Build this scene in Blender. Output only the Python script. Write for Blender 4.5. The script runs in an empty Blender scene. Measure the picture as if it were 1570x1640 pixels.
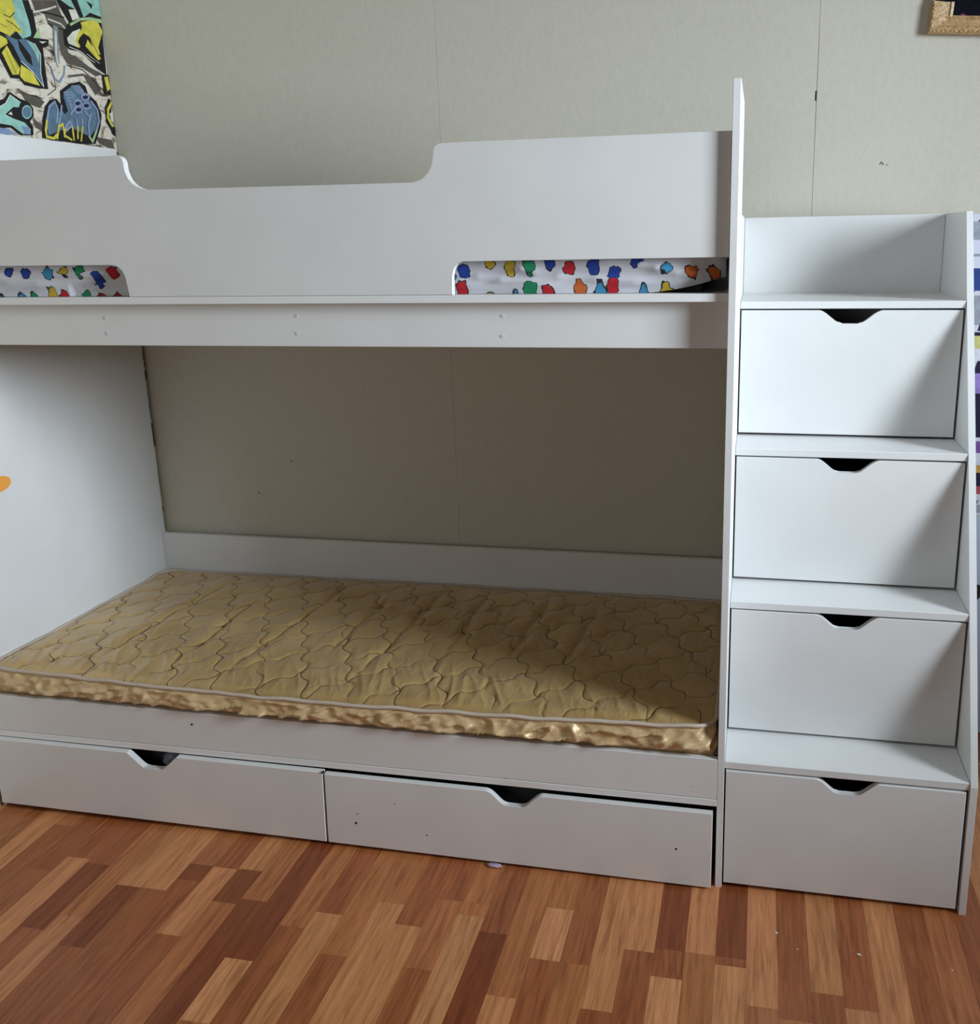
import bpy, bmesh, math, random
from mathutils import Vector, Matrix, noise
random.seed(7)
S = bpy.context.scene
COL = S.collection

# ------------------------------------------------------------ camera
cam_d = bpy.data.cameras.new('camera'); cam = bpy.data.objects.new('camera', cam_d); COL.objects.link(cam)
FPX, PX, PY = 1490.4, 913.9, 749.1
yaw, pitch, roll = math.radians(11.486), math.radians(-13.873), math.radians(-1.035)
fwd = Vector((-math.sin(yaw)*math.cos(pitch), math.cos(yaw)*math.cos(pitch), math.sin(pitch)))
rgt = Vector((math.cos(yaw), math.sin(yaw), 0)); upv = rgt.cross(fwd)
r2 = rgt*math.cos(roll)+upv*math.sin(roll); u2 = -rgt*math.sin(roll)+upv*math.cos(roll)
m = Matrix((r2, u2, -fwd)).transposed().to_4x4(); m.translation = Vector((2.0213, -1.9451, 1.5112))
cam.matrix_world = m
cam_d.sensor_fit = 'HORIZONTAL'; cam_d.sensor_width = 36
cam_d.lens = FPX*36/1570
cam_d.shift_x = (785-PX)/1570; cam_d.shift_y = (PY-820)/1570
cam_d.clip_start = 0.05
S.camera = cam

# ------------------------------------------------------------ world, lights, exposure
W = bpy.data.worlds.new('daylight'); S.world = W; W.use_nodes = True
W.node_tree.nodes['Background'].inputs[0].default_value = (.62, .78, 1, 1)
W.node_tree.nodes['Background'].inputs[1].default_value = 1.2
def area(name, loc, target, sx, sy, power, col):
    l = bpy.data.lights.new(name, 'AREA'); l.shape = 'RECTANGLE'; l.size = sx; l.size_y = sy
    l.energy = power; l.color = col
    o = bpy.data.objects.new(name, l); COL.objects.link(o); o.location = loc
    o.rotation_euler = (Vector(target)-Vector(loc)).to_track_quat('-Z', 'Y').to_euler()
    return o
# daylight entering through the window in the right wall, plus an added fill lamp at the windowless front wall
WX = 4.60
area('window_daylight', (WX-.02, -.98, 2.02), (.2, .3, 1.45), .75, 1.20, 42, (.80, .91, 1)).data.spread = math.radians(80)
area('front_fill', (.8, -3.42, 1.15), (.8, -2, .9), 1.6, 1.2, 15, (.97, .95, .94))
S.view_settings.view_transform = 'Standard'; S.view_settings.look = 'None'
S.view_settings.gamma = 1; S.view_settings.use_curve_mapping = False
S.view_settings.exposure = 0.0
S.cycles.max_bounces = 8; S.cycles.diffuse_bounces = 5; S.cycles.caustics_reflective = False
S.cycles.use_denoising = True

# ------------------------------------------------------------ materials
def new_mat(name, col, rough=.5, spec=.5, **k):
    mt = bpy.data.materials.new(name); mt.use_nodes = True
    b = mt.node_tree.nodes['Principled BSDF']
    b.inputs['Base Color'].default_value = (*col, 1); b.inputs['Roughness'].default_value = rough
    b.inputs['Specular IOR Level'].default_value = spec
    for kk, v in k.items(): b.inputs[kk.replace('_', ' ')].default_value = v
    return mt
def N(mt, t, **k):
    n = mt.node_tree.nodes.new(t)
    for a, v in k.items():
        if a.startswith('i_'): n.inputs[int(a[2:]) if a[2:].isdigit() else a[2:]].default_value = v
        else: setattr(n, a, v)
    return n
def LK(mt, a, b): mt.node_tree.links.new(a, b)
def bsdf(mt): return mt.node_tree.nodes['Principled BSDF']
def ramp(mt, stops, interp='LINEAR'):
    n = N(mt, 'ShaderNodeValToRGB'); r = n.color_ramp; r.interpolation = interp
    while len(r.elements) < len(stops): r.elements.new(.5)
    for e, (p, c) in zip(r.elements, stops): e.position = p; e.color = (*c, 1)
    return n
def objcoord(mt, scale=(1, 1, 1)):
    g = N(mt, 'ShaderNodeNewGeometry'); mp = N(mt, 'ShaderNodeMapping'); mp.inputs['Scale'].default_value = scale
    LK(mt, g.outputs['Position'], mp.inputs['Vector']); return mp.outputs[0]
def add_bump(mt, hsock, strength, dist):
    b = N(mt, 'ShaderNodeBump'); b.inputs['Strength'].default_value = strength; b.inputs['Distance'].default_value = dist
    LK(mt, hsock, b.inputs['Height']); LK(mt, b.outputs[0], bsdf(mt).inputs['Normal'])

def mottled(name, col, var, rough, scale, bump=0, bdist=.001, bscale=400):
    mt = new_mat(name, col, rough)
    n = N(mt, 'ShaderNodeTexNoise'); n.inputs['Scale'].default_value = scale; n.inputs['Detail'].default_value = 4
    LK(mt, objcoord(mt), n.inputs['Vector'])
    a = tuple(max(0, c*(1-var)) for c in col); b = tuple(min(1, c*(1+var)) for c in col)
    r = ramp(mt, [(.3, a), (.7, b)]); LK(mt, n.outputs[0], r.inputs[0]); LK(mt, r.outputs[0], bsdf(mt).inputs['Base Color'])
    if bump:
        n2 = N(mt, 'ShaderNodeTexNoise'); n2.inputs['Scale'].default_value = bscale; n2.inputs['Detail'].default_value = 3
        LK(mt, objcoord(mt), n2.inputs['Vector']); add_bump(mt, n2.outputs[0], bump, bdist)
    return mt
M = {}
M['white'] = mottled('white_melamine', (.70, .70, .695), .03, .42, 6, .10, .0006, 700)
M['edge'] = mottled('white_edge_band', (.76, .76, .755), .02, .38, 6)
M['dark'] = new_mat('inside_shade', (.05, .05, .055), .8)  # near-black colour puts the shade into drawer boxes and hidden inner parts
M['hole'] = new_mat('hole_black', (.012, .01, .012), .8)
M['cap'] = new_mat('screw_cap_white', (.60, .60, .62), .4)
M['plaster'] = mottled('ceiling_plaster', (.50, .48, .44), .02, .9, 4)
M['papered'] = new_mat('room_paper_tan', (.27, .22, .17), .8)
M['trim'] = new_mat('window_white', (.75, .75, .74), .4)

# vinyl wallpaper: warm grey, vertical fibrous relief
wp = new_mat('wallpaper_grey', (.5, .5, .45), .62, .3)
n1 = N(wp, 'ShaderNodeTexNoise'); n1.inputs['Scale'].default_value = 1; n1.inputs['Detail'].default_value = 6; n1.inputs['Roughness'].default_value = .65
LK(wp, objcoord(wp, (70, 70, 30)), n1.inputs['Vector'])
r1 = ramp(wp, [(.28, (.535, .505, .425)), (.5, (.56, .53, .45)), (.75, (.585, .555, .475))]); LK(wp, n1.outputs[0], r1.inputs[0])
LK(wp, r1.outputs[0], bsdf(wp).inputs['Base Color'])
n2 = N(wp, 'ShaderNodeTexNoise'); n2.inputs['Scale'].default_value = 1; n2.inputs['Detail'].default_value = 5
LK(wp, objcoord(wp, (260, 260, 150)), n2.inputs['Vector']); add_bump(wp, n2.outputs[0], .35, .0015)
M['wallpaper'] = wp

# laminate staves: colour from the object (or a colour attribute), grain along y
def wood(name, attr):
    mt = new_mat(name, (.4, .2, .1), .36, .45)
    if attr:
        src = N(mt, 'ShaderNodeVertexColor'); src.layer_name = 'tone'; csock = src.outputs['Color']; rnd = None
    else:
        src = N(mt, 'ShaderNodeObjectInfo'); csock = src.outputs['Color']; rnd = src.outputs['Random']
    co = objcoord(mt, (95, 5.5, 1))
    if rnd:
        ad = N(mt, 'ShaderNodeVectorMath', operation='ADD'); cm = N(mt, 'ShaderNodeMath', operation='MULTIPLY'); cm.inputs[1].default_value = 60
        LK(mt, rnd, cm.inputs[0]); LK(mt, co, ad.inputs[0]); LK(mt, cm.outputs[0], ad.inputs[1]); co = ad.outputs[0]
    n = N(mt, 'ShaderNodeTexNoise'); n.inputs['Scale'].default_value = 1; n.inputs['Detail'].default_value = 6; n.inputs['Roughness'].default_value = .6; n.inputs['Distortion'].default_value = .6
    LK(mt, co, n.inputs['Vector'])
    r = ramp(mt, [(.25, (.62, .56, .52)), (.48, (.95, .94, .93)), (.7, (1.18, 1.2, 1.22))]); LK(mt, n.outputs[0], r.inputs[0])
    mx = N(mt, 'ShaderNodeMix', data_type='RGBA', blend_type='MULTIPLY'); mx.inputs[0].default_value = 1
    nb = N(mt, 'ShaderNodeTexNoise'); nb.inputs['Scale'].default_value = 1; nb.inputs['Detail'].default_value = 3; nb.inputs['Distortion'].default_value = 2.2
    cb = N(mt, 'ShaderNodeVectorMath', operation='MULTIPLY'); cb.inputs[1].default_value = (.42, .55, 1); LK(mt, co, cb.inputs[0]); LK(mt, cb.outputs[0], nb.inputs['Vector'])
    rb = ramp(mt, [(.30, (.66, .58, .52)), (.46, (1, 1, 1)), (.75, (1.1, 1.12, 1.15))]); LK(mt, nb.outputs[0], rb.inputs[0])
    mz = N(mt, 'ShaderNodeMix', data_type='RGBA', blend_type='MULTIPLY'); mz.inputs[0].default_value = .8
    LK(mt, csock, mz.inputs[6]); LK(mt, rb.outputs[0], mz.inputs[7])
    LK(mt, mz.outputs[2], mx.inputs[6]); LK(mt, r.outputs[0], mx.inputs[7])
    # fine dark pores
    n3 = N(mt, 'ShaderNodeTexNoise'); n3.inputs['Scale'].default_value = 1; n3.inputs['Detail'].default_value = 2
    LK(mt, objcoord(mt, (700, 22, 1)), n3.inputs['Vector'])
    r3 = ramp(mt, [(.3, (.80, .78, .76)), (.45, (1, 1, 1))]); LK(mt, n3.outputs[0], r3.inputs[0])
    m2 = N(mt, 'ShaderNodeMix', data_type='RGBA', blend_type='MULTIPLY'); m2.inputs[0].default_value = .8
    LK(mt, mx.outputs[2], m2.inputs[6]); LK(mt, r3.outputs[0], m2.inputs[7]); LK(mt, m2.outputs[2], bsdf(mt).inputs['Base Color'])
    return mt
M['stave'] = wood('laminate_stave', False); M['stave_far'] = wood('laminate_far', True)
M['subfloor'] = new_mat('joint_dark', (.06, .03, .02), .8)

# gold satin ticking; the quilting thread follows the same two families of waves as the modelled seams
def gold(name, stitched):
    g = new_mat(name, (.40, .28, .09), .27 if stitched else .42, .5, Metallic=.35 if stitched else .2, Sheen_Weight=.1)
    gn = N(g, 'ShaderNodeTexNoise'); gn.inputs['Scale'].default_value = 7; gn.inputs['Detail'].default_value = 4
    LK(g, objcoord(g), gn.inputs['Vector'])
    gr = ramp(g, [(.3, (.50, .33, .125)), (.7, (.63, .43, .185))] if stitched else [(.3, (.55, .38, .18)), (.7, (.68, .50, .28))]); LK(g, gn.outputs[0], gr.inputs[0]); col = gr.outputs[0]
    gb = N(g, 'ShaderNodeTexNoise'); gb.inputs['Scale'].default_value = 38 if stitched else 30; gb.inputs['Detail'].default_value = 4; gb.inputs['Distortion'].default_value = 1.6
    LK(g, objcoord(g, (1, .4, 1) if stitched else (1, 1, 1.4)), gb.inputs['Vector']); height = gb.outputs[0]
    if stitched:
        q = N(g, 'ShaderNodeNewGeometry'); sp = N(g, 'ShaderNodeSeparateXYZ'); LK(g, q.outputs['Position'], sp.inputs[0])
        def MM(op, a, b=None, c=None):
            n = N(g, 'ShaderNodeMath', operation=op)
            for i_, v in enumerate((a, b, c)):
                if v is None: continue
                if isinstance(v, (int, float)): n.inputs[i_].default_value = v
                else: LK(g, v, n.inputs[i_])
            return n.outputs[0]
        X, Y = sp.outputs[0], sp.outputs[1]; k = 2*math.pi/QP
        masks = []
        for ax, ay, sgn, ph in ((1, .5, 1, 0), (.75, -.85, -1, 1)):
            base = MM('DIVIDE', MM('MULTIPLY_ADD', Y, ay, MM('MULTIPLY', X, ax)), QP)
            wave = MM('MULTIPLY', MM('SINE', MM('MULTIPLY_ADD', MM('MULTIPLY_ADD', Y, -sgn, X), k, ph)), QA)
            f = MM('FRACT', MM('ADD', base, wave)); d = MM('ABSOLUTE', MM('SUBTRACT', f, .5))
            masks.append(d)
        dmin = MM('MINIMUM', *masks)
        mr = N(g, 'ShaderNodeMapRange'); mr.inputs['From Min'].default_value = .008; mr.inputs['From Max'].default_value = .020; LK(g, dmin, mr.inputs['Value'])
        brk = N(g, 'ShaderNodeTexNoise'); brk.inputs['Scale'].default_value = 14; LK(g, objcoord(g), brk.inputs['Vector'])
        th = N(g, 'ShaderNodeMapRange'); th.inputs['From Min'].default_value = .40; th.inputs['From Max'].default_value = .52; th.inputs['To Min'].default_value = .15; th.inputs['To Max'].default_value = .95; LK(g, brk.outputs[0], th.inputs['Value'])
        fac = MM('MULTIPLY', MM('SUBTRACT', 1, mr.outputs[0]), th.outputs[0])
        mx = N(g, 'ShaderNodeMix', data_type='RGBA'); LK(g, fac, mx.inputs[0]); LK(g, col, mx.inputs[6]); mx.inputs[7].default_value = (.10, .055, .018, 1); col = mx.outputs[2]
    LK(g, col, bsdf(g).inputs['Base Color']); add_bump(g, height, .5, .005)
    return g
QP, QA = .125, .085
M['gold_border'] = gold('gold_satin_border', False)
g = gold('gold_satin', True)
M['gold'] = g
M['piping'] = new_mat('piping_beige', (.55, .46, .37), .5)
M['thread'] = new_mat('stitching_brown', (.16, .10, .035), .7)

# white bedsheet printed with small coloured blots (flat print)
sh = new_mat('printed_sheet', (.7, .7, .72), .85, .2)
geo = N(sh, 'ShaderNodeNewGeometry'); sep = N(sh, 'ShaderNodeSeparateXYZ'); LK(sh, geo.outputs['Position'], sep.inputs[0])
addz = N(sh, 'ShaderNodeMath', operation='ADD'); LK(sh, sep.outputs[1], addz.inputs[0]); LK(sh, sep.outputs[2], addz.inputs[1])
cmb = N(sh, 'ShaderNodeCombineXYZ'); LK(sh, sep.outputs[0], cmb.inputs[0]); LK(sh, addz.outputs[0], cmb.inputs[1])
nz = N(sh, 'ShaderNodeTexNoise'); nz.inputs['Scale'].default_value = 70; nz.inputs['Detail'].default_value = 1; LK(sh, cmb.outputs[0], nz.inputs['Vector'])
sb = N(sh, 'ShaderNodeVectorMath', operation='SUBTRACT'); LK(sh, nz.outputs['Color'], sb.inputs[0]); sb.inputs[1].default_value = (.5, .5, .5)
sc = N(sh, 'ShaderNodeVectorMath', operation='SCALE'); sc.inputs['Scale'].default_value = .017; LK(sh, sb.outputs[0], sc.inputs[0])
av = N(sh, 'ShaderNodeVectorMath', operation='ADD'); LK(sh, cmb.outputs[0], av.inputs[0]); LK(sh, sc.outputs[0], av.inputs[1])
vo = N(sh, 'ShaderNodeTexVoronoi', voronoi_dimensions='2D'); vo.inputs['Scale'].default_value = 21; vo.inputs['Randomness'].default_value = .55
LK(sh, av.outputs[0], vo.inputs['Vector'])
sepc = N(sh, 'ShaderNodeSeparateColor'); LK(sh, vo.outputs['Color'], sepc.inputs[0])
pal = ramp(sh, [(0, (.45, .02, .03)), (.2, (.02, .05, .28)), (.42, (.02, .22, .10)), (.58, (.50, .36, .04)), (.74, (.05, .24, .42)), (.9, (.50, .12, .03))], 'CONSTANT')
LK(sh, sepc.outputs[0], pal.inputs[0])
inn = N(sh, 'ShaderNodeMath', operation='LESS_THAN'); inn.inputs[1].default_value = .255; LK(sh, vo.outputs['Distance'], inn.inputs[0])
out = N(sh, 'ShaderNodeMath', operation='LESS_THAN'); out.inputs[1].default_value = .30; LK(sh, vo.outputs['Distance'], out.inputs[0])
ma = N(sh, 'ShaderNodeMix', data_type='RGBA'); LK(sh, out.outputs[0], ma.inputs[0]); ma.inputs[6].default_value = (.56, .56, .60, 1); ma.inputs[7].default_value = (.03, .025, .03, 1)
mb = N(sh, 'ShaderNodeMix', data_type='RGBA'); LK(sh, inn.outputs[0], mb.inputs[0]); LK(sh, ma.outputs[2], mb.inputs[6]); LK(sh, pal.outputs[0], mb.inputs[7])
LK(sh, mb.outputs[2], bsdf(sh).inputs['Base Color'])
M['sheet'] = sh

# mural paper: cream stone wall print
mu = new_mat('mural_stone', (.6, .55, .45), .7, .2)
co = objcoord(mu)
a1 = N(mu, 'ShaderNodeTexNoise'); a1.inputs['Scale'].default_value = 14; a1.inputs['Detail'].default_value = 8; a1.inputs['Roughness'].default_value = .7; a1.inputs['Distortion'].default_value = 1.5
LK(mu, objcoord(mu, (1, 1, 1.8)), a1.inputs['Vector'])
ra = ramp(mu, [(.36, (.05, .04, .035)), (.42, (.28, .23, .18)), (.47, (.60, .54, .44)), (.7, (.74, .69, .60))]); LK(mu, a1.outputs[0], ra.inputs[0])
LK(mu, ra.outputs[0], bsdf(mu).inputs['Base Color'])
M['mural'] = mu
pr = new_mat('mural_ink', (.5, .5, .5), .6, .25)
vc = N(pr, 'ShaderNodeVertexColor'); vc.layer_name = 'tone'
pn = N(pr, 'ShaderNodeTexNoise'); pn.inputs['Scale'].default_value = 45; pn.inputs['Detail'].default_value = 4; LK(pr, objcoord(pr), pn.inputs['Vector'])
prr = ramp(pr, [(.3, (.78, .78, .78)), (.6, (1.05, 1.05, 1.05))]); LK(pr, pn.outputs[0], prr.inputs[0])
pm = N(pr, 'ShaderNodeMix', data_type='RGBA', blend_type='MULTIPLY'); pm.inputs[0].default_value = 1
LK(pr, vc.outputs['Color'], pm.inputs[6]); LK(pr, prr.outputs[0], pm.inputs[7]); LK(pr, pm.outputs[2], bsdf(pr).inputs['Base Color'])
M['ink'] = pr
M['gilt'] = mottled('frame_gilt', (.44, .28, .13), .35, .4, 130, .5, .003, 160)
M['gilt_side'] = mottled('frame_side', (.40, .36, .27), .2, .6, 60)
# dark canvas with faint violet and magenta dabs
cv = new_mat('canvas_dark', (.01, .01, .012), .9, .08)
vq = N(cv, 'ShaderNodeTexNoise'); vq.inputs['Scale'].default_value = 42; vq.inputs['Detail'].default_value = 3; LK(cv, objcoord(cv), vq.inputs['Vector'])
rq = ramp(cv, [(.60, (.006, .006, .010)), (.68, (.16, .05, .13)), (.76, (.30, .22, .34))]); LK(cv, vq.outputs[0], rq.inputs[0]); LK(cv, rq.outputs[0], bsdf(cv).inputs['Base Color'])
M['canvas'] = cv
M['paper'] = new_mat('poster_paper', (.66, .68, .80), .5)
M['board'] = new_mat('board_pale_blue', (.48, .55, .66), .6)
M['orange'] = new_mat('orange_vinyl', (.85, .36, .06), .5)
M['cloth'] = mottled('dark_knit', (.20, .22, .27), .5, .9, 60, .6, .003, 300)
M['lilac'] = new_mat('lilac_scrap', (.45, .33, .45), .6)
M['crumb'] = new_mat('crumb_white', (.85, .80, .70), .7)
M['glass'] = new_mat('window_glass', (1, 1, 1), 0, .5, Transmission_Weight=1)

# ------------------------------------------------------------ helpers
def put(o, label=None, cat=None, group=None, kind=None):
    if label: o['label'] = label
    if cat: o['category'] = cat
    if group: o['group'] = group
    if kind: o['kind'] = kind
    return o
def empty(name, loc, label, cat, group=None):
    o = bpy.data.objects.new(name, None); COL.objects.link(o); o.location = loc; o.empty_display_size = .05
    return put(o, label, cat, group)
def link(name, me, mats, parent=None, smooth=False):
    o = bpy.data.objects.new(name, me); COL.objects.link(o)
    for mt in (mats if isinstance(mats, (list, tuple)) else [mats]): me.materials.append(mt)
    if parent is not None:
        o.parent = parent
        if parent.type == 'EMPTY': o.matrix_parent_inverse = Matrix.Translation(-parent.location)   # meshes are built in world coordinates
    if smooth:
        for f in me.polygons: f.use_smooth = True
    return o
def from_bm(name, bm, mats, parent=None, smooth=False):
    bmesh.ops.recalc_face_normals(bm, faces=bm.faces)
    me = bpy.data.meshes.new(name); bm.to_mesh(me); bm.free()
    return link(name, me, mats, parent, smooth)
def bm_box(bm, x0, x1, y0, y1, z0, z1, bev=0):
    r = bmesh.ops.create_cube(bm, size=1); vs = r['verts']
    for v in vs: v.co = Vector(((x0+x1)/2+v.co.x*(x1-x0), (y0+y1)/2+v.co.y*(y1-y0), (z0+z1)/2+v.co.z*(z1-z0)))
    if bev:
        es = list({e for v in vs for e in v.link_edges})
        bmesh.ops.bevel(bm, geom=es, offset=bev, segments=1, affect='EDGES', profile=.5)
def box(name, x0, x1, y0, y1, z0, z1, mt, parent=None, bev=.0008):
    bm = bmesh.new(); bm_box(bm, x0, x1, y0, y1, z0, z1, bev); return from_bm(name, bm, mt, parent)
def bm_prism(bm, pts, axis, a, b, bev=0):
    """polygon pts extruded along an axis between a and b (pts are the other two coordinates in order)"""
    def P(p, w):
        return Vector((w, p[0], p[1])) if axis == 'x' else Vector((p[0], w, p[1])) if axis == 'y' else Vector((p[0], p[1], w))
    f0 = [bm.verts.new(P(p, a)) for p in pts]; f1 = [bm.verts.new(P(p, b)) for p in pts]
    A = bm.faces.new(f0); B = bm.faces.new(f1[::-1]); n = len(pts)
    for i in range(n): bm.faces.new((f0[i], f1[i], f1[(i+1) % n], f0[(i+1) % n]))
    if bev:
        es = list(A.edges)+list(B.edges)
        bmesh.ops.bevel(bm, geom=es, offset=bev, segments=1, affect='EDGES', profile=.5)
def prism(name, pts, axis, a, b, mt, parent=None, bev=.0008):
    bm = bmesh.new(); bm_prism(bm, pts, axis, a, b, bev); return from_bm(name, bm, mt, parent)
def arc(cx, cz, rx, rz, a0, a1, n=6):
    return [(cx+rx*math.cos(math.radians(a0+(a1-a0)*i/n)), cz+rz*math.sin(math.radians(a0+(a1-a0)*i/n))) for i in range(n+1)]
def tube(name, pts, r, mt, parent=None, seg=8, closed=False):
    bm = bmesh.new(); rings = []; n = len(pts); pts = [Vector(p) for p in pts]
    for i, p in enumerate(pts):
        a = pts[(i-1) % n] if (closed or i) else p; b = pts[(i+1) % n] if (closed or i < n-1) else p
        d = (b-a).normalized(); s = d.cross(Vector((0, 0, 1)));  s = s.normalized() if s.length > 1e-6 else Vector((1, 0, 0)); t = s.cross(d)
        rings.append([bm.verts.new(p+(s*math.cos(2*math.pi*k/seg)+t*math.sin(2*math.pi*k/seg))*r) for k in range(seg)])
    for i in range(n if closed else n-1):
        A, B = rings[i], rings[(i+1) % n]
        for k in range(seg): bm.faces.new((A[k], A[(k+1) % seg], B[(k+1) % seg], B[k]))
    if not closed: bm.faces.new(rings[0][::-1]); bm.faces.new(rings[-1])
    return from_bm(name, bm, mt, parent, True)
def disc(name, x, y, z, r, t, mt, parent=None, n=12):
    """little round plug facing -y"""
    return prism(name, [(x+r*math.cos(2*math.pi*i/n), z+r*math.sin(2*math.pi*i/n)) for i in range(n)], 'y', y-t, y+.002, mt, parent, 0)
def ink_mesh(name, shapes, place, mt, parent, lift=.00012):
    """flat print: polygons and strokes in a plane; place(a, b, h) maps to world"""
    verts = []; faces = []; cols = []; k = 0
    for c, w, q in shapes:
        P = [Vector((q[i], q[i+1])) for i in range(0, len(q), 2)]; h = lift*(k+1); k += 1
        if w == 0:
            b0 = len(verts); verts += [place(p.x, p.y, h) for p in P]
            faces.append(list(range(b0, b0+len(P)))); cols.append(c)
        else:
            for i in range(len(P)-1):
                d = (P[i+1]-P[i]);  L = d.length
                if L < 1e-6: continue
                d /= L; nn = Vector((-d.y, d.x))*w/2; e = d*w*.3; b0 = len(verts)
                a, b = P[i]-e, P[i+1]+e
                verts += [place(*(v), h+lift*.08*(i+1)) for v in (a+nn*.8, a-nn*.8, b-nn*.8, b+nn*.8)]
                faces.append([b0, b0+1, b0+2, b0+3]); cols.append(c)
    me = bpy.data.meshes.new(name); me.from_pydata(verts, [], faces)
    at = me.color_attributes.new('tone', 'FLOAT_COLOR', 'CORNER')
    for f, c in zip(me.polygons, cols):
        for li in f.loop_indices: at.data[li].color = (*c, 1)
    bm = bmesh.new(); bm.from_mesh(me); bmesh.ops.triangulate(bm, faces=bm.faces, ngon_method='EAR_CLIP'); bm.to_mesh(me); bm.free()
    return link(name, me, mt, parent)
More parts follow.
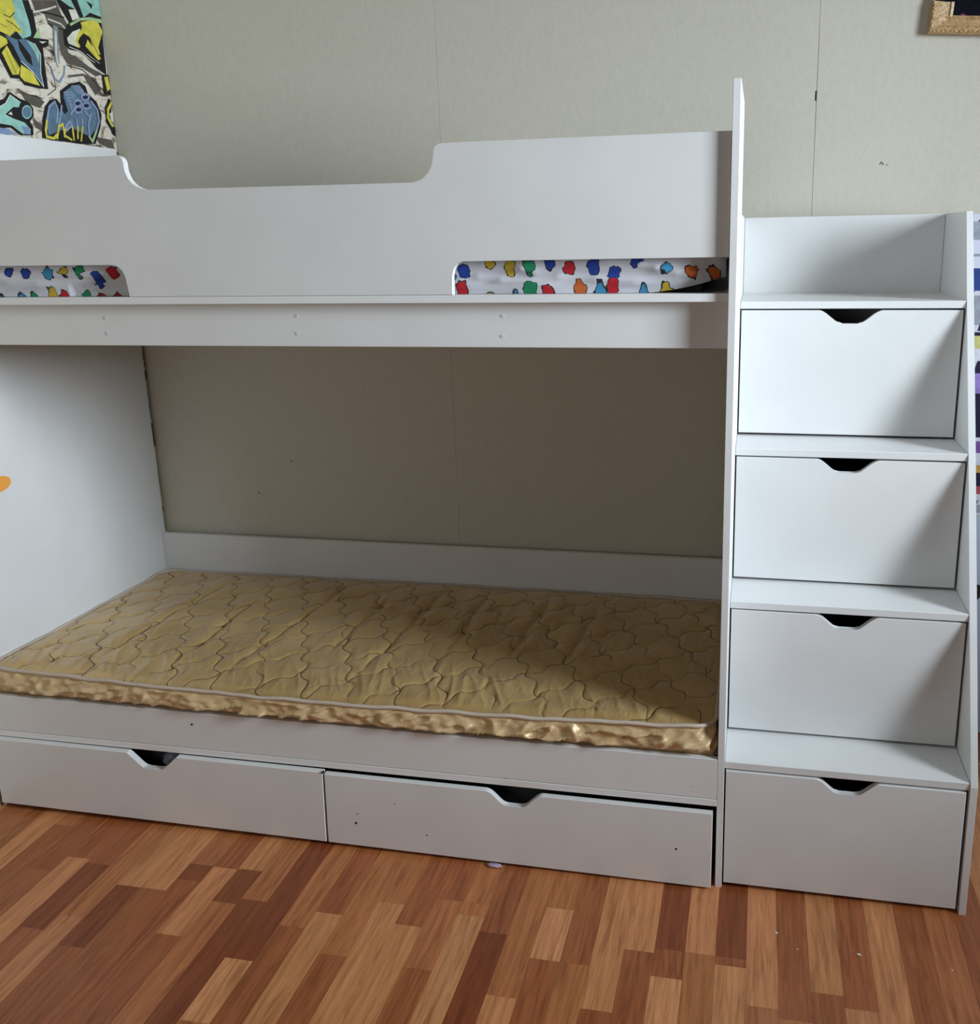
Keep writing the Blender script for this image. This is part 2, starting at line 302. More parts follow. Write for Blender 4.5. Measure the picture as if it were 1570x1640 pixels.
MURAL = [('n',0,[565,2188,666,2210,681,2175,706,2149,684,2106,690,2072,734,2058,704,2044,656,2066,648,2121,619,2137,611,2160,575,2161]),
 ('n',0,[656,2066,716,2068,774,2046,836,2033,798,2022,744,2037,676,2039]),
 ('n',0,[472,1928,533,1932,561,1918,538,1898,491,1905]),
 ('n',0,[740,2018,796,2013,820,1988,786,1965,762,1990]),
 ('n',0,[501,1868,535,1855,537,1833,508,1843]),
 ('n',0,[761,1842,834,1839,850,1802,814,1813,771,1824]),
 ('k',3,[590,2029,612,2011,614,1960,577,1938]),
 ('k',4,[675,2035,743,2032,794,2003,816,1969]),
 ('k',3,[467,1931,514,1929,556,1926]),
 ('n',8,[676,2004,740,2018,796,2013]),
 ('k',5,[594,2165,644,2167,690,2168]),
 ('k',4,[619,2137,650,2134,682,2132,697,2109]),
 ('c',6,[571,2158,621,2175,662,2192]),
 ('c',5,[622,2150,672,2147,696,2134]),
 ('k',0,[400,2093,462,2073,496,2096,532,2156,522,2178,553,2185,567,2139,569,2089,613,2093,606,2075,584,2067,582,2015,582,1955,543,1952,489,1953,475,1967,442,1964,411,2016,384,2015]),
 ('t',0,[492,2172,528,2180,538,2145,549,2106,542,2090,509,2076,492,2091,487,2122]),
 ('y',0,[413,2154,489,2171,497,2149,485,2126,499,2109,518,2090,483,2091,463,2075,399,2085]),
 ('k',3,[451,2127,473,2124,492,2140]),
 ('k',3,[459,2113,481,2109,502,2097]),
 ('k',2,[434,2100,456,2096]),
 ('y',0,[396,2073,428,2070,449,2065,450,2054,421,2036,385,2019]),
 ('s',0,[443,2075,485,2070,521,2078,553,2072,570,2047,560,1995,564,1959,528,1994,490,2015,469,2050]),
 ('t',0,[521,2076,551,2071,567,2051,557,2020,548,2048,536,2062]),
 ('k',0,[488,2074,508,2057,530,2036,532,2009,509,2020,491,2046]),
 ('w',3,[553,2072,570,2047,560,1995,564,1959,528,1994,490,2015]),
 ('y',0,[423,2026,445,2048,482,1995,474,1978,450,1974]),
 ('k',2,[440,2033,463,1980]),
 ('k',2,[454,2036,477,1995]),
 ('y',0,[487,2006,527,1992,550,1959,491,1963,477,1974]),
 ('g',0,[550,2086,578,2120,580,2091]),
 ('k',0,[540,2154,563,2163,563,2113,546,2097]),
 ('c',0,[570,2081,602,2086,583,2077]),
 ('d',24,[646,2129,637,2076,634,2041]),
 ('e',10,[644,2120,635,2063,635,2028]),
 ('l',5,[604,2019,613,1988,633,1982,655,2005,663,2030]),
 ('k',0,[677,2092,678,2127,708,2158,671,2202,666,2210,875,2256,848,2034,803,2048,753,2083,692,2081]),
 ('t',0,[683,2214,728,2224,743,2201,717,2204]),
 ('t',0,[756,2230,875,2256,864,2203,807,2205,775,2185]),
 ('k',0,[796,2236,823,2231,816,2216]),
 ('c',0,[712,2194,743,2201,756,2179,723,2166]),
 ('g',0,[707,2154,760,2181,804,2192,863,2196,864,2185,802,2183,758,2173,712,2149]),
 ('y',0,[757,2168,802,2183,838,2185,854,2160,824,2109,830,2089,805,2092,789,2134,765,2139,741,2121,762,2156]),
 ('c',0,[688,2111,716,2134,753,2150,733,2120,735,2093,692,2097]),
 ('y',9,[752,2141,728,2110,736,2098]),
 ('y',0,[765,2103,779,2124,831,2078,816,2071]),
 ('k',3,[758,2106,795,2063]),
 ('k',3,[791,2130,819,2090]),
 ('c',3,[693,2088,740,2083,798,2061]),
 ('c',2,[767,2081,820,2063]),
 ('k',0,[825,2031,860,2036,862,1975,825,1975]),
 ('y',0,[833,2025,851,2030,857,1994,840,1984]),
 ('k',33,[849,1950,834,1929,831,1896,852,1869]),
 ('y',9,[853,1951,832,1929,827,1905,843,1883]),
 ('c',0,[837,1918,854,1927,852,1893,839,1897]),
 ('k',0,[835,1877,854,1879,853,1850,838,1858]),
 ('k',0,[538,1864,557,1905,581,1926,605,1932,625,1917,628,1957,671,1982,715,1995,740,1986,747,1965,782,1946,798,1911,785,1872,752,1820,684,1814,528,1816]),
 ('s',0,[549,1848,562,1892,586,1917,601,1915,599,1888,622,1904,632,1892,648,1903,637,1941,640,1955,676,1975,713,1986,730,1971,734,1954,773,1936,783,1909,770,1871,731,1839,645,1858,554,1826]),
 ('l',3,[642,1953,667,1960,685,1952]),
 ('l',3,[645,1947,666,1952,684,1945]),
 ('l',3,[649,1941,666,1943,682,1938]),
 ('l',3,[652,1935,665,1934,681,1931]),
 ('l',3,[656,1930,665,1925,679,1924]),
 ('l',3,[659,1924,664,1916,678,1917]),
 ('l',3,[663,1918,664,1907,677,1910]),
 ('l',3,[677,1977,705,1981,726,1969]),
 ('l',3,[683,1973,703,1975,726,1965]),
 ('l',3,[689,1968,702,1968,725,1961]),
 ('l',3,[694,1964,701,1962,724,1957]),
 ('l',6,[594,1866,605,1902,597,1923,571,1906,553,1865]),
 ('y',7,[553,1865,543,1838,544,1821,572,1819,584,1829]),
 ('l',6,[623,1915,614,1890,600,1857]),
 ('y',7,[600,1857,585,1821]),
 ('y',6,[598,1853,617,1864,618,1828]),
 ('y',6,[628,1856,617,1832,645,1822]),
 ('l',6,[628,1856,649,1876,653,1863,630,1847]),
 ('l',5,[657,1881,656,1859]),
 ('y',6,[656,1859,655,1823]),
 ('l',5,[678,1886,679,1861]),
 ('y',6,[679,1861,673,1829]),
 ('l',5,[702,1886,700,1863]),
 ('y',6,[700,1863,686,1823]),
 ('l',6,[710,1933,704,1925,691,1921,680,1922,676,1928,682,1935,695,1940,706,1939,710,1933]),
 ('b',0,[703,1932,698,1926,687,1925,682,1928,687,1934,697,1936]),
 ('l',6,[747,1955,741,1947,728,1943,716,1944,713,1950,719,1957,732,1962,744,1961,747,1955]),
 ('b',0,[741,1954,735,1948,724,1947,719,1950,724,1956,734,1958]),
 ('l',6,[747,1930,741,1923,728,1919,716,1920,713,1926,719,1933,732,1938,743,1936,747,1930]),
 ('b',0,[741,1930,735,1924,724,1923,719,1926,724,1932,734,1934]),
 ('l',6,[709,1914,703,1907,690,1903,679,1904,675,1910,681,1917,694,1922,705,1920,709,1914]),
 ('b',0,[702,1914,697,1908,686,1907,681,1910,686,1916,696,1918]),
 ('l',7,[745,1905,728,1875,725,1843]),
 ('l',7,[753,1943,777,1922,779,1890,761,1860]),
 ('g',7,[761,1860,736,1825,724,1838]),
 ('l',5,[653,1894,677,1915]),
 ('l',5,[718,1911,733,1899]),
 ('k',0,[358,1892,405,1906,423,1927,457,1913,486,1909,504,1894,501,1872,484,1856,493,1842,490,1820,443,1816,412,1833,343,1822]),
 ('t',0,[359,1872,402,1894,423,1918,458,1903,449,1889,429,1888,396,1865,423,1857,462,1851,481,1836,478,1821,449,1820,413,1838,352,1839]),
 ('s',0,[494,1882,489,1873,480,1866,470,1864,462,1868,460,1876,463,1886,472,1893,482,1897,490,1894]),
 ('t',4,[495,1882,490,1872,479,1864,468,1863,460,1868,459,1878,464,1889,475,1896,486,1897,494,1892,495,1882]),
 ('k',0,[396,1865,422,1880,425,1862]),
 ('c',0,[406,1867,419,1875,421,1865]),
 ('u',0,[448,1841,477,1840,479,1821,456,1821]),
 ('u',0,[355,1828,399,1828,431,1817,351,1809]),
 ('w',2,[359,1872,402,1894,423,1918,458,1903])]
STAVES = {3: [(-2, 3)], 4: [(-0.058, 2), (-0.34, 1), (-2, 3)], 5: [(-0.226, 1), (-2, 1)], 6: [(-0.17, 1), (-2, 3)], 7: [(-0.184, 1), (-0.411, 0), (-2, 1)], 8: [(-0.359, 2), (-2, 3)], 9: [(-0.244, 3), (-0.445, 0), (-2, 1)], 10: [(-0.243, 3), (-2, 1)], 11: [(-0.141, 2), (-0.199, 0), (-2, 1)], 12: [(-0.142, 1), (-0.375, 3), (-2, 1)], 13: [(-0.138, 3), (-0.256, 0), (-2, 2)], 14: [(-0.237, 2), (-2, 0)], 15: [(-0.414, 0), (-0.583, 4), (-2, 2)], 16: [(-0.302, 2), (-2, 1)], 17: [(-0.247, 1), (-2, 3)], 18: [(-0.367, 2), (-2, 1)], 19: [(-0.189, 2), (-2, 3)], 20: [(-0.252, 1), (-2, 3)], 21: [(-0.155, 1), (-0.372, 2), (-2, 1)], 22: [(-0.155, 2), (-0.197, 2), (-2, 4)], 23: [(-0.241, 1), (-2, 0)], 24: [(-0.412, 2), (-2, 3)], 25: [(-0.139, 2), (-0.299, 4), (-2, 1)], 26: [(-0.298, 1), (-2, 2)], 27: [(-0.413, 3), (-2, 1)], 28: [(-0.238, 3), (-2, 1)], 29: [(-0.222, 0), (-0.303, 1), (-2, 4)], 30: [(-0.223, 3), (-2, 2)], 31: [(-0.223, 0), (-0.247, 1), (-2, 3)], 32: [(-0.346, 3), (-2, 2)], 33: [(-0.367, 1), (-2, 2)], 34: [(-0.288, 3), (-2, 1)], 35: [(-0.318, 1), (-2, 3)], 36: [(-2, 3)], 37: [(-2, 1)], 38: [(-2, 2)], 39: [(-2, 1)], 40: [(0.01, 3), (-2, 2)]}
# ------------------------------------------------------------ the room
XL, YB, ZC = -.0142, .8572, 2.90
YF = -3.45
wb = put(box('wall_back', XL-.1, WX+.1, YB+.0012, YB+.12, 0, ZC, M['plaster'], None, 0), kind='structure')
# wallpaper drops 1.06 m wide hung side by side; one seam has opened
seams = [XL+.002, 1.0738, 2.1600, 3.215, WX]
for i in range(4):
    a, b = seams[i], seams[i+1]
    bm = bmesh.new()
    g_ = .0007 if i == 0 else .0005
    if i == 1:   # right edge lifts away a little around the open seam
        zs = [0, 1.2, 1.55, 1.80, 1.86, 1.875, 1.90, 1.94, 2.1, ZC]; op = [0, 0, .0006, .0012, .003, .0045, .0025, .0012, .0006, 0]
        pts = [(a+g_/2, 0)]+[(b-g_/2-o, z) for z, o in zip(zs, op)]+[(a+g_/2, ZC)]
    else: pts = [(a+g_/2, 0), (b-g_/2, 0), (b-g_/2, ZC), (a+g_/2, ZC)]
    bm_prism(bm, pts, 'y', YB, YB+.0012)
    from_bm('wallpaper_strip', bm, M['wallpaper'], wb)
# dark backing seen in the open seam, and small scuffs in the paper
def scuff(name, pts, r): tube(name, [(x, YB-.0003, z) for x, z in pts], r, M['hole'], wb, 4)
scuff('paper_tear', [(2.336, 1.692), (2.340, 1.699), (2.346, 1.691)], .0012)
scuff('paper_tear', [(2.352, 1.690), (2.358, 1.691)], .0007)
scuff('open_seam', [(2.1578, 1.865), (2.1578, 1.890)], .0016)
scuff('paper_tear', [(.360, .684), (.364, .680)], .0016); scuff('paper_tear', [(.49, .80), (.496, .797)], .0013)

wl = put(box('wall_left', XL-.12, XL-.001, YF, YB+.1, 0, ZC, M['plaster'], None, 0), kind='structure')
box('mural_paper', XL-.001, XL, YF, YB, 0, ZC, M['mural'], wl, 0)
INK = dict(k=(.012, .011, .012), n=(.10, .085, .07), t=(.27, .50, .43), y=(.60, .53, .07), s=(.10, .17, .24), g=(.36, .50, .26),
           c=(.66, .62, .52), w=(.72, .76, .74), d=(.22, .24, .27), e=(.55, .56, .52), l=(.24, .29, .44), b=(.015, .02, .06), u=(.19, .27, .42))
shapes = [(INK[c], (w*1.35 if c in 'ylg' else w)/1000, [v/1000 for v in q]) for c, w, q in MURAL]
ink_mesh('mural_print', shapes, lambda a, b, h: (XL+.0001+h*.6, min(a, YB-.001), b), M['ink'], wl)
# the print goes on below (a sliver shows between end panel and back wall) and along the wall
rs = random.Random(3); more = []
for k in range(150):
    y0 = rs.uniform(.79, .85) if k < 60 else rs.uniform(-3, .35); z0 = rs.uniform(.55, 1.6) if k < 60 else rs.uniform(.2, 2.3)
    s_ = rs.uniform(.01, .03) if k < 60 else rs.uniform(.05, .16)
    q = []
    for i in range(7):
        a = i*2*math.pi/7; q += [min(YB-.002, y0+math.cos(a)*s_*rs.uniform(.5, 1.1)), z0+math.sin(a)*s_*rs.uniform(.7, 1.8)]
    more.append((INK[rs.choice('kkktysglc')], 0, q))
ink_mesh('mural_print', more, lambda a, b, h: (XL+.0001+h*.3, a, b), M['ink'], wl)

put(box('ceiling', XL-.1, WX+.1, YF-.1, YB+.1, ZC, ZC+.1, M['plaster'], None, 0), kind='structure')
def wall_open(name, frame, x0, x1, y0, y1, o):
    bm = bmesh.new(); a0, a1, z0, z1 = o
    if frame == 'x':
        for q in ((y0, y1, 0, z0), (y0, y1, z1, ZC), (y0, a0, z0, z1), (a1, y1, z0, z1)): bm_box(bm, x0, x1, q[0], q[1], q[2], q[3])
    else:
        for q in ((x0, x1, 0, z0), (x0, x1, z1, ZC), (x0, a0, z0, z1), (a1, x1, z0, z1)): bm_box(bm, q[0], q[1], y0, y1, q[2], q[3])
    return put(from_bm(name, bm, M['papered']), kind='structure')
wall_open('wall_right', 'x', WX, WX+.2, YF, YB+.1, (-1.40, -.56, 1.36, 2.68))
put(box('wall_front', XL-.1, WX+.1, YF-.2, YF, 0, ZC, M['papered'], None, 0), kind='structure')
for nm, ax, c, (a0, a1, z0, z1) in (('window_1', 'x', WX+.1, (-1.40, -.56, 1.36, 2.68)),):
    bm = bmesh.new(); t = .05
    def bb(p0, p1, q0, q1):
        if ax == 'x': bm_box(bm, c-.03, c+.03, p0, p1, q0, q1)
        else: bm_box(bm, p0, p1, c-.03, c+.03, q0, q1)
    bb(a0, a1, z0, z0+t); bb(a0, a1, z1-t, z1); bb(a0, a0+t, z0+t, z1-t); bb(a1-t, a1, z0+t, z1-t); mid = (a0+a1)/2; bb(mid-.03, mid+.03, z0+t, z1-t)
    w = put(from_bm(nm, bm, M['trim']), kind='structure')

# floor: three-strip laminate, each stave a piece of its own
put(box('floor', XL-.1, WX+.1, YF-.1, YB+.1, -.06, -.0075, M['subfloor'], None, 0), kind='structure'); fl = bpy.data.objects['floor']
SW = .0656; X0 = 2.037-32*SW
unit = bpy.data.meshes.new('stave'); bm = bmesh.new(); bm_box(bm, -.5, .5, -.5, .5, -1, 0); 
bm.to_mesh(unit); bm.free(); unit.materials.append(M['stave'])
TONES = [(.150, .040, .013), (.215, .068, .023), (.270, .098, .035), (.345, .145, .058), (.375, .165, .070)]
def tone(i, rr):
    i = max(0, min(4, i)); f = 1.75*rr.uniform(.93, 1.07); c = TONES[i]; return (c[0]*f, c[1]*f*rr.uniform(.97, 1.03), c[2]*f)
far = []; rr = random.Random(21); n_st = 0
for col in range(0, 72):
    x0 = X0+col*SW; x1 = x0+SW
    if x0 < XL: x0 = XL+.001
    if x1 > WX: break
    y = YF; prev = -1; segs = []
    y += rr.uniform(.05, .4)
    cuts = [YF]
    while y < YB:
        cuts.append(y); y += rr.choice((.22, .3, .38, .46, .55))*rr.uniform(.9, 1.1)
    if col in STAVES:
        lo, hi = -.80, .02
        rows = STAVES[col]                      # [(y_front_edge, tone) ... from the bed towards the camera]
        cuts = [c for c in cuts if c < lo-.1]
        segs = [(cuts[i], cuts[i+1], None) for i in range(len(cuts)-1)]
        ys = [YB if x0 > 2.53 else .35]+[r[0] for r in rows[:-1]]+[cuts[-1]]
        for (t_, a_, b_) in zip([r[1] for r in rows], ys[:-1], ys[1:]): segs.append((b_, a_, t_))
    else:
        cuts.append(YB); segs = [(cuts[i], cuts[i+1], None) for i in range(len(cuts)-1)]
    for a, b, t_ in segs:
        k = rr.randrange(5)
        if k == prev: k = (k+2) % 5
        prev = k
        c = tone(k if t_ is None else t_, rr)
        vis = b > -.95 and (x0 < 2.75) and a < .86 and not (a > .06 and x0 < 2.52)
        if vis and n_st < 290:
            n_st += 1
            o = bpy.data.objects.new('stave', unit); COL.objects.link(o); o.parent = fl
            o.location = ((x0+x1)/2, (a+b)/2, 0); o.scale = (x1-x0-.0003, b-a-.0003, .0074); o.color = (*c, 1)
        else: far.append((x0, x1, a, b, c))
vs = []; fs = []; cs = []
for x0, x1, a, b, c in far:
    b0 = len(vs); e = .00015
    for z in (-.0074, 0): vs += [(x0+e, a+e, z), (x1-e, a+e, z), (x1-e, b-e, z), (x0+e, b-e, z)]
    fs += [(b0+4, b0+5, b0+6, b0+7), (b0, b0+1, b0+5, b0+4), (b0+1, b0+2, b0+6, b0+5), (b0+2, b0+3, b0+7, b0+6), (b0+3, b0, b0+4, b0+7)]; cs += [c]*5
me = bpy.data.meshes.new('far_staves'); me.from_pydata(vs, [], fs)
at = me.color_attributes.new('tone', 'FLOAT_COLOR', 'CORNER')
for f, c in zip(me.polygons, cs):
    for li in f.loop_indices: at.data[li].color = (*c, 1)
put(link('far_staves', me, M['stave_far'], fl), kind='stuff')

# ------------------------------------------------------------ bunk bed
L, TP, D = 1.96, .0156, .8335
ZT = 1.804
bed = empty('bunk_bed', (L/2, D/2, 0), 'white melamine bunk bed with cut-out guard panel and two floor drawers', 'bed')
# left end panel: full depth, a little higher than the guard
prism('end_panel', [(0, 0), (D, 0), (D, 1.811), (0, 1.811)], 'x', XL+.002, -.0005, M['white'], bed)
# right end panel: full depth up to the stair top, a narrow post above it
prism('end_panel', [(0, 0), (.80, 0), (.80, 1.557), (.36, 1.557)]+arc(.37, 1.80, .02, -.02, 180, 90, 1)[:0]+[(.36, 1.78), (.34, ZT), (0, ZT)], 'x', L, L+TP, M['white'], bed)
# guard panel with the climbing dip above and two openings below
zt_, zb_, zl_ = 1.7074, 1.3955, 1.632
G = [(0, zb_), (0, 1.471)]
G = [(0, zt_), (0, 1.4705), (.537, 1.4690)]+arc(.547, 1.437, .030, .032, 80, 5, 5)+[(.581, zb_), (1.3695, zb_), (1.3700, 1.436)]+arc(1.399, 1.437, .029, .0305, 175, 95, 5)+[(L-.001, 1.4675), (L-.001, zt_+.003)]
G += [(1.362, zt_+.001)]+arc(1.357, 1.694, .016, .0135, 100, 180, 4)+[(1.341, 1.685)]+arc(1.290, 1.684, .051, .053, 0, -88, 8)
G += [(.665, zl_+.001)]+arc(.660, 1.680, .051, .047, 270, 184, 7)+arc(.593, 1.694, .0155, .015, 0, 85, 4)
prism('guard_panel', G, 'y', .0143, .0303, M['white'], bed, .001)
box('base_shelf', 0, L-.0005, .0135, D, 1.378, 1.395, M['edge'], bed)
box('side_rail', 0, L-.0005, .0421, .0581, 1.279, 1.3775, M['white'], bed)
rail = bpy.data.objects['side_rail']
for x, z in ((.488, 1.345), (.488, 1.308), (.984, 1.349), (.982, 1.309), (1.472, 1.348), (1.470, 1.304)):
    disc('screw_cap', x, .0421, z, .0042, .0008, M['cap'], rail)
box('back_rail', 0, L-.0005, .7935, .8095, 1.279, 1.3775, M['white'], bed)
box('back_guard', 0, L-.0005, .8175, D, 1.3955, 1.60, M['white'], bed)
box('back_board', 0, L-.0005, .8175, D, .20, .536, M['white'], bed)
box('front_board', 0, L-.0005, 0, .016, .2345, .338, M['white'], bed, .0012)
fb = [o for o in COL.objects if o.name == 'front_board'][0]
for x, z, r in ((.612, .304, .0032), (1.452, .236, .0013), (1.90, .262, .001)): disc('screw_hole', x, 0, z, r, .0003, M['hole'], fb)
box('base_board', 0, L-.0005, -.0012, .8170, .2165, .2335, M['edge'], bed)
box('mattress_base', .0, L-.0005, .0165, .817, .300, .318, M['edge'], bed)
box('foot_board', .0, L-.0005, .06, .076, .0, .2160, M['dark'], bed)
def notch(x0, x1, z, d, soft):
    """outline of a finger cut-out dipping d below z between x0 and x1"""
    w = x1-x0; n = 9; pts = []
    for i in range(n+1):
        t = i/n*.42
        s = t/.42
        e = (3*s*s-2*s**3) if soft else min(1, s*1.25) if s*1.25 < 1 else 1
        pts.append((x0+w*t*.92, z-d*e))
    return pts+[(x0+x1-p[0], p[1]) for p in pts[::-1]]
def drawer(parent, corners, y, nt, depth, name='drawer', soft=True, t=.016):
    (x0, za), (x1, zb), (x2, zc), (x3, zd) = corners    # TL TR BR BL
    nx0, nx1, nd = nt
    sl = (zb-za)/(x1-x0); zn = za+sl*(nx0-x0)
    pts = [(x3, zd), (x2, zc), (x1, zb)]+[(px_, pz+sl*(px_-nx0)) for px_, pz in notch(nx0, nx1, zn, nd, soft)[::-1]]+[(x0, za)]
    o = prism(name, pts, 'y', y, y+t, M['white'], parent, .0012)
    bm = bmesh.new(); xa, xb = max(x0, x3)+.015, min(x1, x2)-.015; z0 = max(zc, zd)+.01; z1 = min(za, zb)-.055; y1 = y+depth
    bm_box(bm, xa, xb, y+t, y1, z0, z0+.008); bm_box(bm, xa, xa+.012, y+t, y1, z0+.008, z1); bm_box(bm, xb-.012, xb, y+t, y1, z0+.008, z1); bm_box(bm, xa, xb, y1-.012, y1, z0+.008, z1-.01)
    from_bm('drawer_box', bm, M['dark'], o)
    return o
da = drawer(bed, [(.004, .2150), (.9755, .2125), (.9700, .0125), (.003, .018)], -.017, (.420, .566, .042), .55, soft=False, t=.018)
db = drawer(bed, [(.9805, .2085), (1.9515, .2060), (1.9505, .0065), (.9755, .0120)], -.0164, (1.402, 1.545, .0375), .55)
disc('screw_hole', .9775, -.0150, .2135, .0030, .004, M['hole'], da)
for x, z, r in ((1.0565, .077, .0034), (1.063, .104, .0018), (1.245, .064, .0020), (1.868, .103, .0028), (1.165, .145, .0014), (1.229, .203, .0012), (1.155, .198, .001)):
    disc('screw_hole', x, -.0164, z, r, .0003, M['hole'], db)

# ------------------------------------------------------------ step chest beside the bed
XA, XB = L+TP+.0006, 2.508
Zs = [.3327, .6704, 1.0085, 1.349]; Ys = [.0045, .1479, .2943, .4487]
st_ = empty('step_chest', ((XA+XB)/2, .4, 0), 'white staircase chest of four drawer steps standing right of the bunk bed', 'staircase')
YE = .800
prism('side_panel', [(0, 0), (YE+.016, 0), (YE+.016, 1.557), (.540, 1.557), (.4487, 1.349), (.2943, 1.0085), (.1479, .6704), (.0, .325)], 'x', XB+.0006, XB+TP+.0006, M['white'], st_)
box('back_panel', XA, XB, YE, YE+.016, .02, 1.557, M['white'], st_)
for k in range(4):
    box('tread', XA, XB, Ys[k], YE-.0005, Zs[k]-.018, Zs[k], M['white'], st_, .0012)
nts = [(2.178, 2.322, .0345), (2.172, 2.316, .034), (2.166, 2.314, .0335), (2.166, 2.320, .033)]
for k in range(4):
    za = Zs[k]-.018-.0035; zb = (Zs[k-1]+.006) if k else .012
    xl, xr = XA+.003, XB-(.006 if k == 0 else .004)
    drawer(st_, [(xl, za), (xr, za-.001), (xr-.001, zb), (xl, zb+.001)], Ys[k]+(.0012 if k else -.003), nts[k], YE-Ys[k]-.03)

# ------------------------------------------------------------ lower mattress, quilted gold satin
mat = empty('mattress', (.98, .4, .30), 'gold satin quilted mattress with beige piping on the lower bunk', 'mattress')
MX0, MX1, MY0, MY1 = .006, 1.953, .012, .806
ZTOP, ZBOT = .408, .3195
NX, NY = 560, 240
def fr(v): return v-math.floor(v)
def ridge(v, w): return math.exp(-(v/w)**2)
creases = [(.30, .10, .9, .05), (.50, .15, .75, -.03), (.705, .05, .95, .06), (.90, .25, .8, .02), (1.045, .1, .9, .05), (1.215, .3, .95, -.02), (1.40, .3, .9, .04), (1.555, .25, .85, .06)]
def top_h(x, y, wx=None, wy=None):
    u = (x-MX0)/(MX1-MX0); v = (y-MY0)/(MY1-MY0)
    cr = 16*u*(1-u)*v*(1-v); h = .012*min(1, cr*2.2)
    h += .005*noise.noise(Vector((x*3.2, y*3.2, 0)))
    # ogee quilting: two families of wavy diagonals
    a = (x+y*.5)/QP+QA*math.sin(2*math.pi*(x-y)/QP); b = (.75*x-y*.85)/QP+QA*math.sin(2*math.pi*(x+y)/QP+1)
    da_ = abs(fr(a)-.5)*2; db_ = abs(fr(b)-.5)*2   # 0 at stitch line
    sa = .45+.75*noise.noise(Vector((x*6, y*6, 9))); sb_ = .45+.75*noise.noise(Vector((x*6, y*6, 19)))
    h -= .0075*max(.2, sa)*math.exp(-da_/.08)+.0075*max(.2, sb_)*math.exp(-db_/.08)
    h += .0016*math.sqrt(max(0, min(da_, db_)))
    for cx, v0, v1, sl in creases:
        if v0 < v < v1:
            e = min(1, (v-v0)/.1, (v1-v)/.1); xx = cx+sl*(v-.5)+.012*noise.noise(Vector((cx*7, y*11, 2)))
            dx = x-xx; h -= .0085*e*math.exp(-abs(dx)/.007); h += .004*e*ridge(dx-.03, .025)+.0035*e*ridge(dx+.03, .025)
    # sharp gathered wrinkles running back from the front piping
    f = math.exp(-v/.20)*(.5+noise.noise(Vector((x*3.5, 0, 33))))
    if f > 0:
        r = 1-abs(noise.noise(Vector((x*24+y*9, y*6, 4))))*2.4; h += .015*f*max(0, r)**3*min(1, v*14)
    r = 1-abs(noise.noise(Vector((x*13, y*8, 14))))*3; h += .0026*max(0, r)**2*(.3+.7*u)
    return h
def front_y(x): return MY0-.018*math.sin(math.pi*(x-MX0)/(MX1-MX0))+.004*noise.noise(Vector((x*5, 1, 1)))
def rim(x, y):
    """rounded corners in plan"""
    R = .055; fy = front_y(x)
    return fy
verts = []; 
for j in range(NY+1):
    v = j/NY
    for i in range(NX+1):
        x = MX0+(MX1-MX0)*i/NX; fy = front_y(x); y = fy+(MY1-fy)*v
        # squeeze the four corners to a radius
        R = .05; dx = min(x-MX0, MX1-x); dy = min(y-fy, MY1-y)
        if dx < R and dy < R:
            k = math.hypot(R-dx, R-dy)/R; mxx = max(R-dx, R-dy)/R
            if k > 1e-6:
                s_ = mxx/k; nx_ = (R-dx)*s_; ny_ = (R-dy)*s_
                x = (MX0+R-nx_) if x < .98 else (MX1-R+nx_); y = (fy+R-ny_) if (y-fy) < (MY1-y) else (MY1-R+ny_)
        edge = min(dx, dy); e = min(1, edge/.03)
        z = ZTOP+top_h(x, y)*e - .006*(1-e)+.012*(1-v)**2*(2*(x-MX0)/(MX1-MX0)-1)**2
        verts.append((x, y, z))
faces = [(j*(NX+1)+i, j*(NX+1)+i+1, (j+1)*(NX+1)+i+1, (j+1)*(NX+1)+i) for j in range(NY) for i in range(NX)]
me = bpy.data.meshes.new('quilted_top'); me.from_pydata(verts, [], faces); link('quilted_top', me, M['gold'], mat, True)
# outline loop of the top, for piping and border
loop = [verts[i] for i in range(NX+1)]+[verts[j*(NX+1)+NX] for j in range(1, NY+1)]+[verts[NY*(NX+1)+i] for i in range(NX-1, -1, -1)]+[verts[j*(NX+1)] for j in range(NY-1, 0, -1)]
sub = loop[::4]
c0 = Vector((.98, .4))
pp = []
for k, (x, y, z) in enumerate(sub):
    wv = .0045*noise.noise(Vector((x*14, y*14, 3))); pp.append((x, y-.002 if y < .2 else y, z+.001+wv))
tube('piping', pp, .0052, M['piping'], mat, 8, True)
tube('lower_piping', [(x, max(.0225, min(.81, y)), ZBOT+.005) for x, y, z in loop[::12]], .0045, M['piping'], mat, 6, True)
NR = 26; bv = []; nl = len(loop)
nrm = []
for k in range(nl):
    a = Vector(loop[(k-3) % nl][:2]); b = Vector(loop[(k+3) % nl][:2]); d = (b-a).normalized(); nrm.append(Vector((d.y, -d.x)))
for r in range(NR+1):
    t = r/NR
    for k in range(nl):
        x, y, z = loop[k]; s_ = k*.0035
        bulge = .012*math.sin(math.pi*min(1, t*1.02))
        q0 = x+y; w = 1-abs(noise.noise(Vector((q0*17+t*2.2, t*2.4-q0*1.5, 7))))*2.8; w2 = noise.noise(Vector((q0*34-t*2.5, t*4+q0*3, 1)))
        amp = math.sin(math.pi*t)**.6 if 0 < t < 1 else 0
        off = bulge+amp*(.014*max(0, w)**1.6+.0075*w2) - .007*amp+.005*ridge(t-.88, .09)*abs(math.sin(q0*58))
        zz = z+(ZBOT-z)*t-.001*(1-t); yy = y+nrm[k].y*off; q_ = min(1, max(0, (.356-zz)/.015))
        if zz < .356 and yy < .0185: yy = yy*(1-q_)+.0185*q_
        bv.append((min(1.958, max(.0005, x+nrm[k].x*off)), min(.816, yy), zz))
bf = [(r*nl+k, r*nl+(k+1) % nl, (r+1)*nl+(k+1) % nl, (r+1)*nl+k) for r in range(NR) for k in range(nl)]
bf = [f[::-1] for f in bf]
